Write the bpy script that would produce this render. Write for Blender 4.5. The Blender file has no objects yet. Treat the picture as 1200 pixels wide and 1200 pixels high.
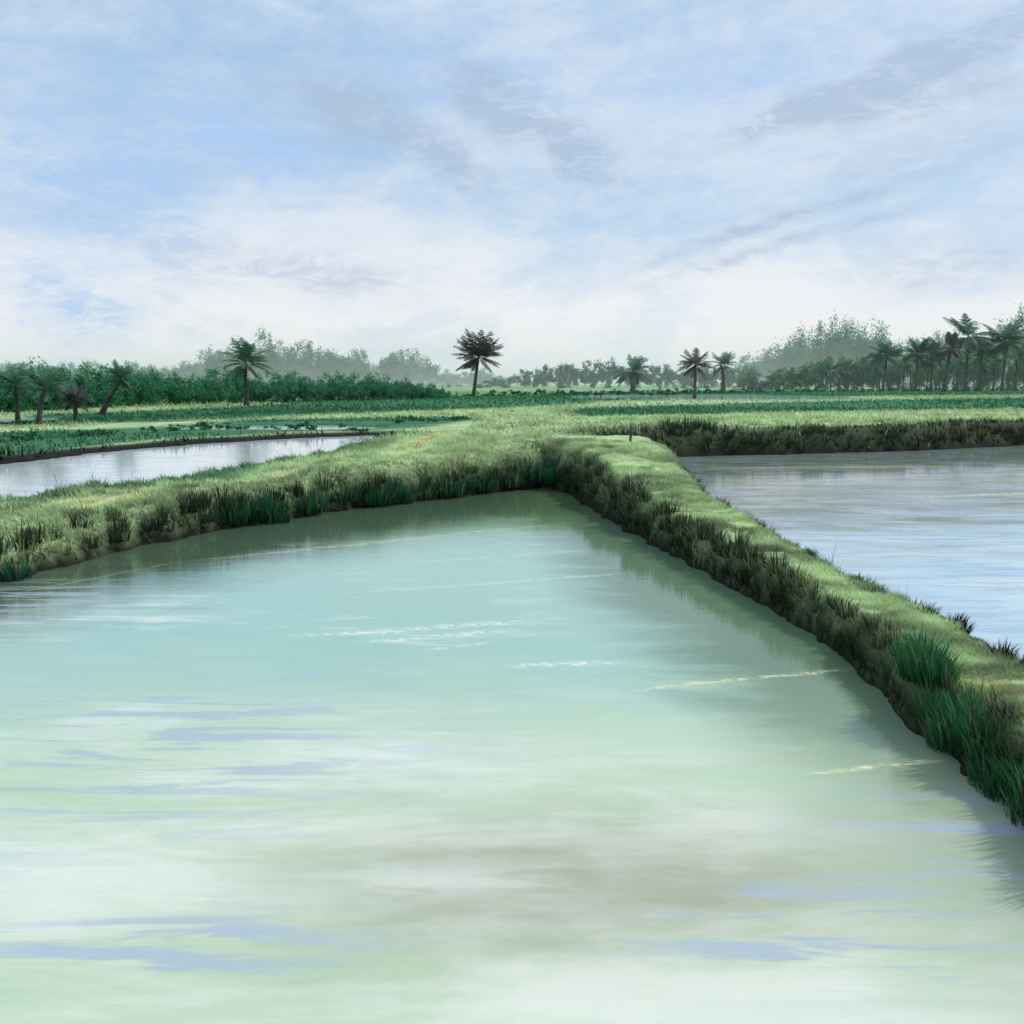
import bpy, math, random
import numpy as np
from mathutils import Vector

SEED = 7
rng = np.random.default_rng(SEED)
random.seed(SEED)
scene = bpy.context.scene
col = scene.collection

# ------------------------------------------------------------------ camera
CAM_H = 3.5
TANP = 0.1275
PITCH = math.atan(TANP)
cam_d = bpy.data.cameras.new('camera')
cam_d.sensor_width = 36.0
cam_d.lens = 36.0
cam_d.clip_start = 0.1
cam_d.clip_end = 20000
cam = bpy.data.objects.new('camera', cam_d)
col.objects.link(cam)
cam.location = (0, 0, CAM_H)
cam.rotation_euler = (math.pi / 2 - PITCH, 0, 0)
scene.camera = cam
scene.view_settings.view_transform = 'Standard'
scene.view_settings.look = 'None'
scene.view_settings.exposure = 0


def at(x, y, z=0.0):
    """ground point (height z) that lies along the sight line of a survey pixel"""
    rx = (x - 600) / 1200.0
    ry = -(y - 600) / 1200.0
    cp, sp = math.cos(PITCH), math.sin(PITCH)
    d = (rx, cp + ry * sp, -sp + ry * cp)
    t = (z - CAM_H) / d[2]
    return (d[0] * t, d[1] * t)


def azel(x, y):
    rx = (x - 600) / 1200.0
    ry = -(y - 600) / 1200.0
    cp, sp = math.cos(PITCH), math.sin(PITCH)
    d = Vector((rx, cp + ry * sp, -sp + ry * cp)).normalized()
    return math.atan2(d.x, d.y), math.asin(d.z)


# ------------------------------------------------------------------ node helpers
class E:
    """a socket of a node tree that can be used in arithmetic"""
    def __init__(s, g, sock):
        s.g, s.s = g, sock

    def _m(s, op, *a, clamp=False):
        n = s.g.nodes.new('ShaderNodeMath')
        n.operation = op
        n.use_clamp = clamp
        for i, v in enumerate((s,) + a):
            if isinstance(v, E):
                s.g.links.new(v.s, n.inputs[i])
            else:
                n.inputs[i].default_value = v
        return E(s.g, n.outputs[0])

    def __add__(s, o): return s._m('ADD', o)
    __radd__ = __add__
    def __mul__(s, o): return s._m('MULTIPLY', o)
    __rmul__ = __mul__
    def __sub__(s, o): return s._m('SUBTRACT', o)
    def __rsub__(s, o): return (s * -1.0) + o
    def __truediv__(s, o): return s._m('DIVIDE', o)
    def exp(s): return s._m('EXPONENT')
    def pw(s, o): return s._m('POWER', o)
    def mx(s, o): return s._m('MAXIMUM', o)
    def mn(s, o): return s._m('MINIMUM', o)
    def atan2(s, o): return s._m('ARCTAN2', o)
    def asin(s): return s._m('ARCSINE')
    def ab(s): return s._m('ABSOLUTE')

    def sstep(s, a, b, t0=0.0, t1=1.0):
        n = s.g.nodes.new('ShaderNodeMapRange')
        n.interpolation_type = 'SMOOTHSTEP'
        s.g.links.new(s.s, n.inputs['Value'])
        for k, v in (('From Min', a), ('From Max', b), ('To Min', t0), ('To Max', t1)):
            n.inputs[k].default_value = v
        return E(s.g, n.outputs[0])


def sep(g, sock):
    n = g.nodes.new('ShaderNodeSeparateXYZ')
    g.links.new(sock, n.inputs[0])
    return [E(g, o) for o in n.outputs]


def comb(g, x, y, z):
    n = g.nodes.new('ShaderNodeCombineXYZ')
    for i, v in enumerate((x, y, z)):
        if isinstance(v, E):
            g.links.new(v.s, n.inputs[i])
        else:
            n.inputs[i].default_value = v
    return n.outputs[0]


def noise(g, vec, scale, detail=4, rough=0.55, dist=0.0):
    n = g.nodes.new('ShaderNodeTexNoise')
    g.links.new(vec, n.inputs['Vector'])
    n.inputs['Scale'].default_value = scale
    n.inputs['Detail'].default_value = detail
    n.inputs['Roughness'].default_value = rough
    n.inputs['Distortion'].default_value = dist
    return E(g, n.outputs[0])


def mixc(g, f, a, b):
    n = g.nodes.new('ShaderNodeMix')
    n.data_type = 'RGBA'
    if isinstance(f, E):
        g.links.new(f.s, n.inputs[0])
    else:
        n.inputs[0].default_value = f
    for v, i in ((a, 6), (b, 7)):
        if isinstance(v, tuple):
            n.inputs[i].default_value = (*v, 1)
        else:
            g.links.new(v, n.inputs[i])
    return n.outputs[2]


def new_mat(name):
    m = bpy.data.materials.new(name)
    m.use_nodes = True
    g = m.node_tree
    g.nodes.clear()
    out = g.nodes.new('ShaderNodeOutputMaterial')
    return m, g, out


def srgb(r, g, b):
    f = lambda c: (c / 255 / 12.92) if c / 255 <= 0.04045 else ((c / 255 + 0.055) / 1.055) ** 2.4
    return (f(r), f(g), f(b))


# ------------------------------------------------------------------ world
SUN_DIR = Vector((0.62, 0.30, 0.72)).normalized()
SUN_EL = math.asin(SUN_DIR.z)
SUN_AZ = math.atan2(SUN_DIR.x, SUN_DIR.y)

world = bpy.data.worlds.new('World')
scene.world = world
world.use_nodes = True
g = world.node_tree
g.nodes.clear()
wo = g.nodes.new('ShaderNodeOutputWorld')
bg = g.nodes.new('ShaderNodeBackground')
bg.inputs['Strength'].default_value = 0.1
g.links.new(bg.outputs[0], wo.inputs[0])
sky = g.nodes.new('ShaderNodeTexSky')
sky.sky_type = 'NISHITA'
sky.sun_disc = False
sky.sun_elevation = SUN_EL
sky.sun_rotation = SUN_AZ
sky.air_density = 1.0
sky.dust_density = 1.2
sky.ozone_density = 1.5
tc = g.nodes.new('ShaderNodeTexCoord')
dx, dy, dz = sep(g, tc.outputs['Generated'])
az = dx.atan2(dy)
el = dz.mx(-1.0).mn(1.0).asin()
# soft, brushed cloud sheets: noise stretched along the horizon
warp = noise(g, comb(g, dx * 2.0, dy * 2.0, dz * 5.0), 1.6, 4, 0.6)
cv = comb(g, dx * 1.3 + warp * 0.35 + dz * 0.9, dy * 1.3, dz * 3.4 + warp * 0.30 - dx * 0.55)
n1 = noise(g, cv, 2.3, 8, 0.60, 0.4)
n2 = noise(g, comb(g, dx * 2.2 - dz, dy * 2.2, dz * 5.5), 4.2, 8, 0.66, 0.3)
nf = noise(g, comb(g, dx * 3.0 + dz * 2.0, dy * 3.0, dz * 7.0 - dx * 1.5), 9.0, 6, 0.7, 0.6)
cover = (n1 * 0.62 + n2 * 0.28 + nf * 0.16)
cloud = cover.sstep(0.38, 0.66)
low = el.sstep(0.0, 0.20, 1.0, 0.0)              # white veil near the horizon
centre = ((az * az) * -6.0).exp()
fac = (cloud * 0.78 + 0.06 + low * 0.55).mn(1.0)
skyc = g.nodes.new('ShaderNodeMix')
skyc.data_type = 'RGBA'
skyc.inputs[0].default_value = 0.72
g.links.new(sky.outputs[0], skyc.inputs[6])
skyc.inputs[7].default_value = (4.2, 6.5, 9.3, 1)
white = mixc(g, low, (7.5, 8.2, 9.1), (9.25, 9.25, 9.25))
c = mixc(g, fac, skyc.outputs[2], white)
# grey-blue and darker blue wisps
STREAKS = [  # pixel from, to, half-width px, strength, tint
    ((345, 90), (575, 215), 24, 0.75, 'g'),
    ((520, 85), (725, 205), 22, 0.80, 'g'),
    ((190, 120), (385, 200), 28, 0.75, 'b'),
    ((-40, 150), (240, 260), 75, 0.50, 'b'),
    ((0, 330), (160, 385), 32, 0.45, 'b'),
    ((170, 300), (500, 335), 26, 0.38, 'g'),
    ((600, 110), (1000, 90), 28, 0.30, 'b'),
    ((850, 165), (1230, 25), 14, 0.75, 'g'),
    ((930, 120), (1230, -5), 9, 0.5, 'g'),
    ((900, 150), (1215, 95), 20, 0.42, 'g'),
    ((750, 315), (1060, 212), 8, 0.55, 'g'),
    ((770, 330), (1100, 235), 7, 0.40, 'g'),
    ((960, 200), (1240, 150), 24, 0.22, 'g'),
    ((1000, 330), (1250, 290), 34, 0.25, 'g'),
    ((430, 60), (640, 120), 32, 0.35, 'b'),
]
wn = (noise(g, comb(g, dx * 2.0, dy * 2.0, dz * 2.0), 7.0, 5, 0.62) - 0.5)
brk = noise(g, comb(g, dx * 2.0 + dz * 3, dy * 2.0, dz * 7.0 - dx), 11.0, 8, 0.75, 0.6).sstep(0.36, 0.64)
tot = {'g': None, 'b': None}
for (p0, p1, hw, st, tint) in STREAKS:
    a0, e0 = azel(*p0)
    a1, e1 = azel(*p1)
    am, em = (a0 + a1) / 2, (e0 + e1) / 2
    L = math.hypot(a1 - a0, e1 - e0)
    ux, uy = (a1 - a0) / L, (e1 - e0) / L
    da, de = az - am + wn * 0.06, el - em + wn * 0.05
    u = (da * ux + de * uy) / (L * 0.5)
    v = (da * -uy + de * ux) / (hw / 1200.0)
    gg = (((u * u) * (u * u) + v * v) * -1.0).exp() * st
    tot[tint] = gg if tot[tint] is None else tot[tint] + gg
c = mixc(g, (tot['b'] * (brk * 0.7 + 0.3) * 1.9).mn(0.8), c, (4.1, 6.0, 8.9))
c = mixc(g, (tot['g'] * (brk * 0.75 + 0.25) * 1.7).mn(0.8), c, (4.2, 5.4, 7.1))
g.links.new(c, bg.inputs['Color'])

sun_d = bpy.data.lights.new('sun', 'SUN')
sun_d.energy = 2.3
sun_d.angle = math.radians(1.5)
sun_d.color = (1.0, 0.95, 0.86)
sun = bpy.data.objects.new('sun', sun_d)
col.objects.link(sun)
sun.rotation_euler = SUN_DIR.to_track_quat('Z', 'Y').to_euler()
sun.location = (30, 10, 60)

# ------------------------------------------------------------------ mesh helpers


def tag(o, label=None, cat=None, group=None, kind=None):
    if label: o['label'] = label
    if cat: o['category'] = cat
    if group: o['group'] = group
    if kind: o['kind'] = kind
    return o


def empty(name, loc, rz=0.0):
    o = bpy.data.objects.new(name, None)
    o.empty_display_size = 0.5
    o.location = loc
    o.rotation_euler = (0, 0, rz)
    col.objects.link(o)
    return o


def np_mesh(name, verts, faces, tint=None, smooth=False):
    """faces: list of int arrays (n,3)/(n,4)"""
    me = bpy.data.meshes.new(name)
    verts = np.asarray(verts, dtype=np.float32)
    me.vertices.add(len(verts))
    me.vertices.foreach_set('co', verts.ravel())
    if not isinstance(faces, list):
        faces = [faces]
    loops = np.concatenate([f.ravel() for f in faces]).astype(np.int32)
    sizes = np.concatenate([np.full(len(f), f.shape[1]) for f in faces]).astype(np.int32)
    me.loops.add(len(loops))
    me.loops.foreach_set('vertex_index', loops)
    me.polygons.add(len(sizes))
    starts = np.concatenate([[0], np.cumsum(sizes)[:-1]]).astype(np.int32)
    me.polygons.foreach_set('loop_start', starts)
    me.polygons.foreach_set('loop_total', sizes)
    if smooth:
        me.polygons.foreach_set('use_smooth', np.ones(len(sizes), dtype=bool))
    me.update(calc_edges=True)
    if tint is not None:
        a = me.color_attributes.new('tint', 'FLOAT_COLOR', 'POINT')
        t = np.ones((len(verts), 4), dtype=np.float32)
        t[:, :3] = tint
        a.data.foreach_set('color', t.ravel())
    return me


def link(name, me, mat, parent=None):
    o = bpy.data.objects.new(name, me)
    if mat is not None and len(me.materials) == 0:
        me.materials.append(mat)
    col.objects.link(o)
    if parent is not None:
        o.parent = parent
    return o


# smooth value noise in numpy for terrain raggedness and clumping
_tab = rng.random((256, 256))


def vnoise(x, y, s):
    x = np.asarray(x) * s
    y = np.asarray(y) * s
    xi = np.floor(x).astype(int)
    yi = np.floor(y).astype(int)
    fx = x - xi
    fy = y - yi
    fx = fx * fx * (3 - 2 * fx)
    fy = fy * fy * (3 - 2 * fy)
    A = _tab[xi % 256, yi % 256]
    B = _tab[(xi + 1) % 256, yi % 256]
    C = _tab[xi % 256, (yi + 1) % 256]
    D = _tab[(xi + 1) % 256, (yi + 1) % 256]
    return (A * (1 - fx) + B * fx) * (1 - fy) + (C * (1 - fx) + D * fx) * fy - 0.5


def fbm(x, y, s, n=4):
    r = 0
    for i in range(n):
        r = r + vnoise(np.asarray(x) + 37.1 * i, np.asarray(y) - 11.7 * i, s * 2 ** i) / 2 ** i
    return r


# ------------------------------------------------------------------ plan of the ponds
def px(pts, z=0.0):
    return [at(p[0], p[1], p[2] if len(p) > 2 else z) for p in pts]


NEAR = [(-60, -12), (-60, 2), (-28, 10)] + px([(0, 683), (100, 656), (200, 633), (300, 614), (400, 598), (500, 586), (580, 577),
        (640, 571), (668, 580), (700, 600), (770, 642), (850, 682), (930, 728), (1000, 780), (1080, 858), (1200, 962)]) + [(3.7, 5.4), (3.4, 2.0), (3.5, -12)]
lipR = px([(1200, 792, .6), (1100, 735, .55), (1000, 690, .5), (920, 645, .6), (850, 600, .8), (800, 568, 1.0)])
RIGHT = [(9.0, -6), (6.6, 2)] + [(x + 0.26 + 0.020 * y, y) for x, y in lipR] + [(6.1, 38.5), (5.7, 44)] + px([(790, 536), (850, 534), (950, 532), (1080, 528), (1200, 522)]) + [(60, 57), (75, 20), (60, -6)]
LEFT = [(-46, 20), (-24, 23.2), (-12.6, 25.9), (-9.4, 33), (-7.4, 44), (-6.9, 56)] + px([(440, 510), (340, 514), (240, 520), (120, 530), (0, 545), (-200, 562)]) + [(-50, 40)]
SLIVER_A = [(-95, 84), (-70, 79), (-43, 80), (-38, 86), (-42, 97), (-60, 104), (-95, 106)]
SLIVER_B = [(-26, 73.5), (-14, 72), (-10.5, 73), (-9, 77.5), (-14, 82), (-24, 81)]
SLIVER_C = [(14, 200), (40, 192), (76, 196), (82, 215), (60, 262), (20, 262), (12, 220)]
PONDS = [np.array(p) for p in (NEAR, RIGHT, LEFT, SLIVER_A, SLIVER_B, SLIVER_C)]


def sdf(P, x, y):
    """>0 outside the polygon"""
    d2 = np.full(x.shape, 1e18)
    ins = np.zeros(x.shape, dtype=bool)
    n = len(P)
    for i in range(n):
        ax, ay = P[i]
        bx, by = P[(i + 1) % n]
        ex, ey = bx - ax, by - ay
        t = np.clip(((x - ax) * ex + (y - ay) * ey) / (ex * ex + ey * ey), 0, 1)
        d2 = np.minimum(d2, (x - ax - t * ex) ** 2 + (y - ay - t * ey) ** 2)
        if ay != by:
            cnd = ((ay > y) != (by > y)) & (x < (bx - ax) * (y - ay) / (by - ay) + ax)
            ins ^= cnd
    d = np.sqrt(d2)
    return np.where(ins, -d, d)


def polyd(L, x, y):
    d2 = np.full(np.shape(x), 1e18)
    for (ax, ay), (bx, by) in zip(L[:-1], L[1:]):
        ex, ey = bx - ax, by - ay
        t = np.clip(((x - ax) * ex + (y - ay) * ey) / (ex * ex + ey * ey), 0, 1)
        d2 = np.minimum(d2, (x - ax - t * ex) ** 2 + (y - ay - t * ey) ** 2)
    return np.sqrt(d2)


HC = np.array([(-30, 14, .4), (-14, 14, .38), (-9, 18.5, .45), (-12, 22, .5), (-6.5, 25, .8), (-9.5, 29, .65), (-3, 30, 1.15), (-6, 38, .65), (1, 35.5, 1.42), (0, 41, 1.2),
               (4.2, 3, .65), (4.4, 8, .62), (4.7, 11, .56), (4.4, 14, .5), (4.2, 17, .55), (4.0, 21, .72), (3.6, 26, .98), (2.4, 31, 1.3), (4.5, 40, 1.35),
               (6, 49, 1.2), (10, 56, 1.1), (20, 57, 1.1), (30, 59, 1.2), (60, 62, 1.2), (12, 72, .75), (40, 78, .7), (0, 55, .7), (0, 68, .4), (-6, 62, .3), (-10, 70, .2), (-20, 66, .18),
               (-25, 54, .18), (-40, 60, .2), (-20, 90, .2), (0, 100, .22), (30, 110, .25), (-40, 110, .2), (40, 150, .1), (100, 200, .2), (-100, 200, .3), (0, 160, .15), (0, 300, .2),
               (100, 400, .5), (-300, 300, .4), (300, 300, .4), (12, -12, .6), (-60, -20, .6), (0, 1500, .5), (-1500, 500, .5), (1500, 500, .5), (-1000, -1000, .5), (1000, -1000, .5)])


def Hbase(x, y):
    num = 0
    den = 0
    for cx, cy, ch in HC:
        s = 0.45 + 0.012 * math.hypot(cx, cy)
        w = 1.0 / ((((x - cx) ** 2 + (y - cy) ** 2) / (s * s)) ** 1.6 + 0.05)
        num = num + w * ch
        den = den + w
    return num / den


def height(x, y, full=False):
    x = np.asarray(x, dtype=float)
    y = np.asarray(y, dtype=float)
    ds = [sdf(P, x, y) for P in PONDS]
    d = np.minimum.reduce(ds)
    r = np.hypot(x, y)
    rag = fbm(x, y, 1.6, 4) * np.clip(0.16 + 0.006 * r, 0, 0.6)
    d = d + rag * np.clip(1.2 - np.abs(d) / 2.5, 0, 1)
    H = Hbase(x, y)
    w = np.interp(r, [5, 14, 25, 35, 60, 200], [0.26, 0.30, 0.55, 1.1, 1.6, 3.0])
    # the big meadow-like bund has an even longer front slope
    t = np.clip(d / w, 0, 1)
    prof = 1 - (1 - t) ** 2.6
    lump = fbm(x, y, 0.55, 4) * np.where((x > 0.5) & (y < 37) & (x < 12), 0.05, 0.14) + vnoise(x, y, 4.0) * 0.04
    z = np.where(d > 0, H * prof + lump * np.clip(d / (w * 1.5), 0, 1) * np.clip(H, 0, 1), np.maximum(-0.9, d * 0.8))
    if full:
        return z, d, ds, H
    return z


# ------------------------------------------------------------------ colours of the land
PATH = px([(-300, 660, .4), (0, 606, .5), (110, 592, .6), (200, 580, .7), (330, 560, .75), (480, 524, .95), (560, 508, 1.1), (640, 500, 1.3)])
DARK_BANDS = [  # outlines of the darker crops, as surveyed pixels on the ground, and strength
    ([(-150, 514), (0, 507), (150, 502), (300, 492), (540, 489), (548, 496), (440, 505), (330, 507), (200, 513), (0, 533), (-150, 548)], 0.95),
    ([(-150, 492), (0, 488), (200, 481), (330, 475), (600, 471), (600, 478), (350, 487), (200, 494), (0, 500), (-150, 507)], 0.97),
    ([(280, 472), (640, 462), (900, 459), (1350, 459), (1350, 462), (900, 465), (700, 470), (640, 476), (400, 476)], 0.95),
    ([(660, 482), (760, 475), (900, 471), (1350, 465), (1350, 478), (900, 484), (800, 489), (690, 491)], 0.97),
]
DB = [(np.array(px([(p[0], p[1], .2) for p in a])), s_) for a, s_ in DARK_BANDS]
LIGHT = np.array((0.46, 0.60, 0.32))
DARKG = np.array((0.028, 0.170, 0.080))
OLIVE = np.array((0.115, 0.165, 0.080))
MUD_SHADE = np.array((0.011, 0.011, 0.008))  # wet mud, blackened to paint the shadow line at the bank foot
YEL = np.array((0.74, 0.72, 0.36))


YPATCH = [(*at(1165, 808, .6), 0.55), (*at(120, 592, .6), 1.6), (*at(600, 497, .9), 3.0)]


def land_tint(x, y, z, d, ds, H):
    """base colour of soil and turf at a point"""
    n = fbm(x, y, 0.35, 4)
    r = np.hypot(x, y)
    c = LIGHT[None] * (1 + 0.5 * n[:, None])
    # side of the bank
    t = z / np.maximum(H, 0.05)
    side = np.clip((0.88 - t) / 0.42, 0, 1) * (r < 75)
    wl_ = np.interp(r, [5, 14, 25, 35, 60, 200], [0.26, 0.30, 0.55, 1.1, 1.6, 3.0])
    side = np.maximum(side, np.clip(1.35 - d / (0.55 * wl_ + 0.14) + n * 0.5, 0, 1) * (r < 75) * 0.9)
    low = np.clip((0.55 - t) / 0.35, 0, 1)[:, None]
    sc = OLIVE[None] * (1 - low) + np.array((0.046, 0.090, 0.040))[None] * low
    c = c * (1 - side[:, None]) + sc * side[:, None]
    band = np.zeros(x.shape)
    for L, s in DB:
        dd = sdf(L, x, y) / (0.02 * r + 0.3)
        band = np.maximum(band, s * np.clip(0.6 - dd * 0.7 + n * 0.9, 0, 1))
    # darker far bank of the right pond, and the strip behind the left pond
    fb = np.clip(1.5 - (ds[1] - 0.5) / 3.0 + n, 0, 1) * (y > 42) * (ds[0] > 8) * 0.95
    c = c * (1 - fb[:, None]) + np.array((0.026, 0.048, 0.022))[None] * fb[:, None]
    back = np.clip(1.3 - ds[2] / 2.0 + n, 0, 1) * 0.9
    band = np.maximum(band, back)
    c = c * (1 - band[:, None]) + DARKG[None] * band[:, None]
    far = np.clip((r - 130) / 200, 0, 1) * 0.5
    c = c * (1 - far[:, None]) + (DARKG * 1.6)[None] * far[:, None]
    pa = np.clip(1.3 - polyd(PATH, x, y) / 0.30 + n * 1.2, 0, 1) * 0.85
    for qx, qy, qr in YPATCH:
        pa = np.maximum(pa, 0.7 * np.clip(1.2 - np.hypot(x - qx, y - qy) / qr + n * 1.5, 0, 1))
    pa = pa * (1 - side)
    c = c * (1 - pa[:, None]) + YEL[None] * pa[:, None]
    m = np.clip((np.interp(r, [8, 20, 40], [0.20, 0.30, 0.42]) - z) / 0.20, 0, 1) * (r < 70) * np.clip(1.5 - d / 1.2, 0, 1)
    c = c * (1 - m[:, None]) + MUD_SHADE[None] * m[:, None]
    return c


def axis(segs, far, grow=1.16):
    a = [segs[0][0]]
    for lo, hi, st in segs:
        a.extend(np.arange(lo, hi, st)[(1 if a and abs(a[-1] - lo) < 1e-6 else 0):])
    a.append(segs[-1][1])
    a = list(a)
    st = segs[-1][2]
    while a[-1] < far:
        st *= grow
        a.append(a[-1] + st)
    st = segs[0][2]
    b = []
    q = a[0]
    while q > -far:
        st *= grow
        q -= st
        b.append(q)
    return np.array(b[::-1] + a)


xs = axis([(-26, -1, 0.2), (-1, 7, 0.065), (7, 30, 0.35)], 5000)
ys = axis([(-8, 4, 0.5), (4, 36, 0.11), (36, 60, 0.22), (60, 120, 0.7), (120, 300, 3.0)], 6000)
GX, GY = np.meshgrid(xs, ys)
fx, fy = GX.ravel(), GY.ravel()
gz, gd, gds, gH = height(fx, fy, True)
gt = land_tint(fx, fy, gz, gd, gds, gH)
nx, ny = len(xs), len(ys)
ii = np.arange(nx * ny).reshape(ny, nx)
quads = np.stack([ii[:-1, :-1], ii[:-1, 1:], ii[1:, 1:], ii[1:, :-1]], axis=-1).reshape(-1, 4)
fcx = fx[quads].mean(1)
fcy = fy[quads].mean(1)
fd = [d[quads].mean(1) for d in gds]
reg = np.zeros(len(quads), dtype=int)
reg[(fd[0] + fd[1] < 4.6) & (fcy < 37) & (fcx > -1) & (fd[1] > -2.0) & (fd[0] > -1.2)] = 1
reg[(reg == 0) & (fcx < 2.2) & (fcx > -60) & (fd[0] > -1.2) & (fd[2] > -1.2) & (fd[0] + fd[2] < 15) & (fcy < 44) & (fcy > 8)] = 2
reg[(reg == 0) & (fd[1] > -1.5) & (fd[1] < 9) & (fcy > 36) & (fcx > 1)] = 3


def ground_material():
    m, g, out = new_mat('turf_and_soil')
    b = g.nodes.new('ShaderNodeBsdfPrincipled')
    at_ = g.nodes.new('ShaderNodeAttribute')
    at_.attribute_name = 'tint'
    t = g.nodes.new('ShaderNodeTexCoord')
    n = noise(g, t.outputs['Object'], 5.0, 8, 0.7)
    n2_ = noise(g, t.outputs['Object'], 0.6, 5, 0.6)
    f = (n * 0.9 + n2_ * 0.6).sstep(0.45, 1.05)
    dk = g.nodes.new('ShaderNodeMix')
    dk.data_type = 'RGBA'
    dk.blend_type = 'MULTIPLY'
    dk.inputs[0].default_value = 1.0
    g.links.new(at_.outputs['Color'], dk.inputs[6])
    ram = mixc(g, f, (0.5, 0.5, 0.46), (1.3, 1.3, 1.2))
    g.links.new(ram, dk.inputs[7])
    g.links.new(dk.outputs[2], b.inputs['Base Color'])
    b.inputs['Roughness'].default_value = 0.85
    b.inputs['Specular IOR Level'].default_value = 0.15
    bu = g.nodes.new('ShaderNodeBump')
    bu.inputs['Strength'].default_value = 0.6
    bu.inputs['Distance'].default_value = 0.08
    g.links.new(n.s, bu.inputs['Height'])
    g.links.new(bu.outputs[0], b.inputs['Normal'])
    g.links.new(b.outputs[0], out.inputs[0])
    return m


M_GROUND = ground_material()
NAMES = [('ground', 'flat green fields stretching back to the tree line', 'ground'),
         ('embankment', 'narrow grassy bund running towards the viewer between the two ponds', 'embankment'),
         ('embankment', 'broad grassy bund with a pale worn path along its top', 'embankment'),
         ('embankment', 'dark muddy far bank behind the blue pond', 'embankment')]
for k, (nm, lab, cat) in enumerate(NAMES):
    q = quads[reg == k]
    u, inv = np.unique(q, return_inverse=True)
    me = np_mesh(nm, np.stack([fx[u], fy[u], gz[u]], 1), inv.reshape(-1, 4), gt[u], True)
    tag(link(nm, me, M_GROUND), lab, cat, kind='structure')


# ------------------------------------------------------------------ water
def offset_poly(P, r):
    P = np.array(P, dtype=float)
    a = 0.5 * np.sum(P[:, 0] * np.roll(P[:, 1], -1) - np.roll(P[:, 0], -1) * P[:, 1])
    s = 1 if a > 0 else -1
    out = []
    n = len(P)
    for i in range(n):
        e0 = P[i] - P[i - 1]
        e1 = P[(i + 1) % n] - P[i]
        n0 = np.array((e0[1], -e0[0])) / np.linalg.norm(e0) * s
        n1 = np.array((e1[1], -e1[0])) / np.linalg.norm(e1) * s
        b = n0 + n1
        b = b / max(np.linalg.norm(b), 1e-6)
        out.append(P[i] + b * r / max(b.dot(n0), 0.5))
    return np.array(out)


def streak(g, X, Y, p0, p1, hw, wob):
    """soft elongated painted streak on the water between two plan points"""
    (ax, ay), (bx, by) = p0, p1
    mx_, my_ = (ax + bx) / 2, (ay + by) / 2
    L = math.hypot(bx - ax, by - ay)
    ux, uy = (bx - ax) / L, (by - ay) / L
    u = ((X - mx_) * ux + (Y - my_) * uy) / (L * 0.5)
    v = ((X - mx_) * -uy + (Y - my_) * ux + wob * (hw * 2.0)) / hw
    return (((u * u) * (u * u) * (u * u) + v * v) * -1.0).exp()


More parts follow.
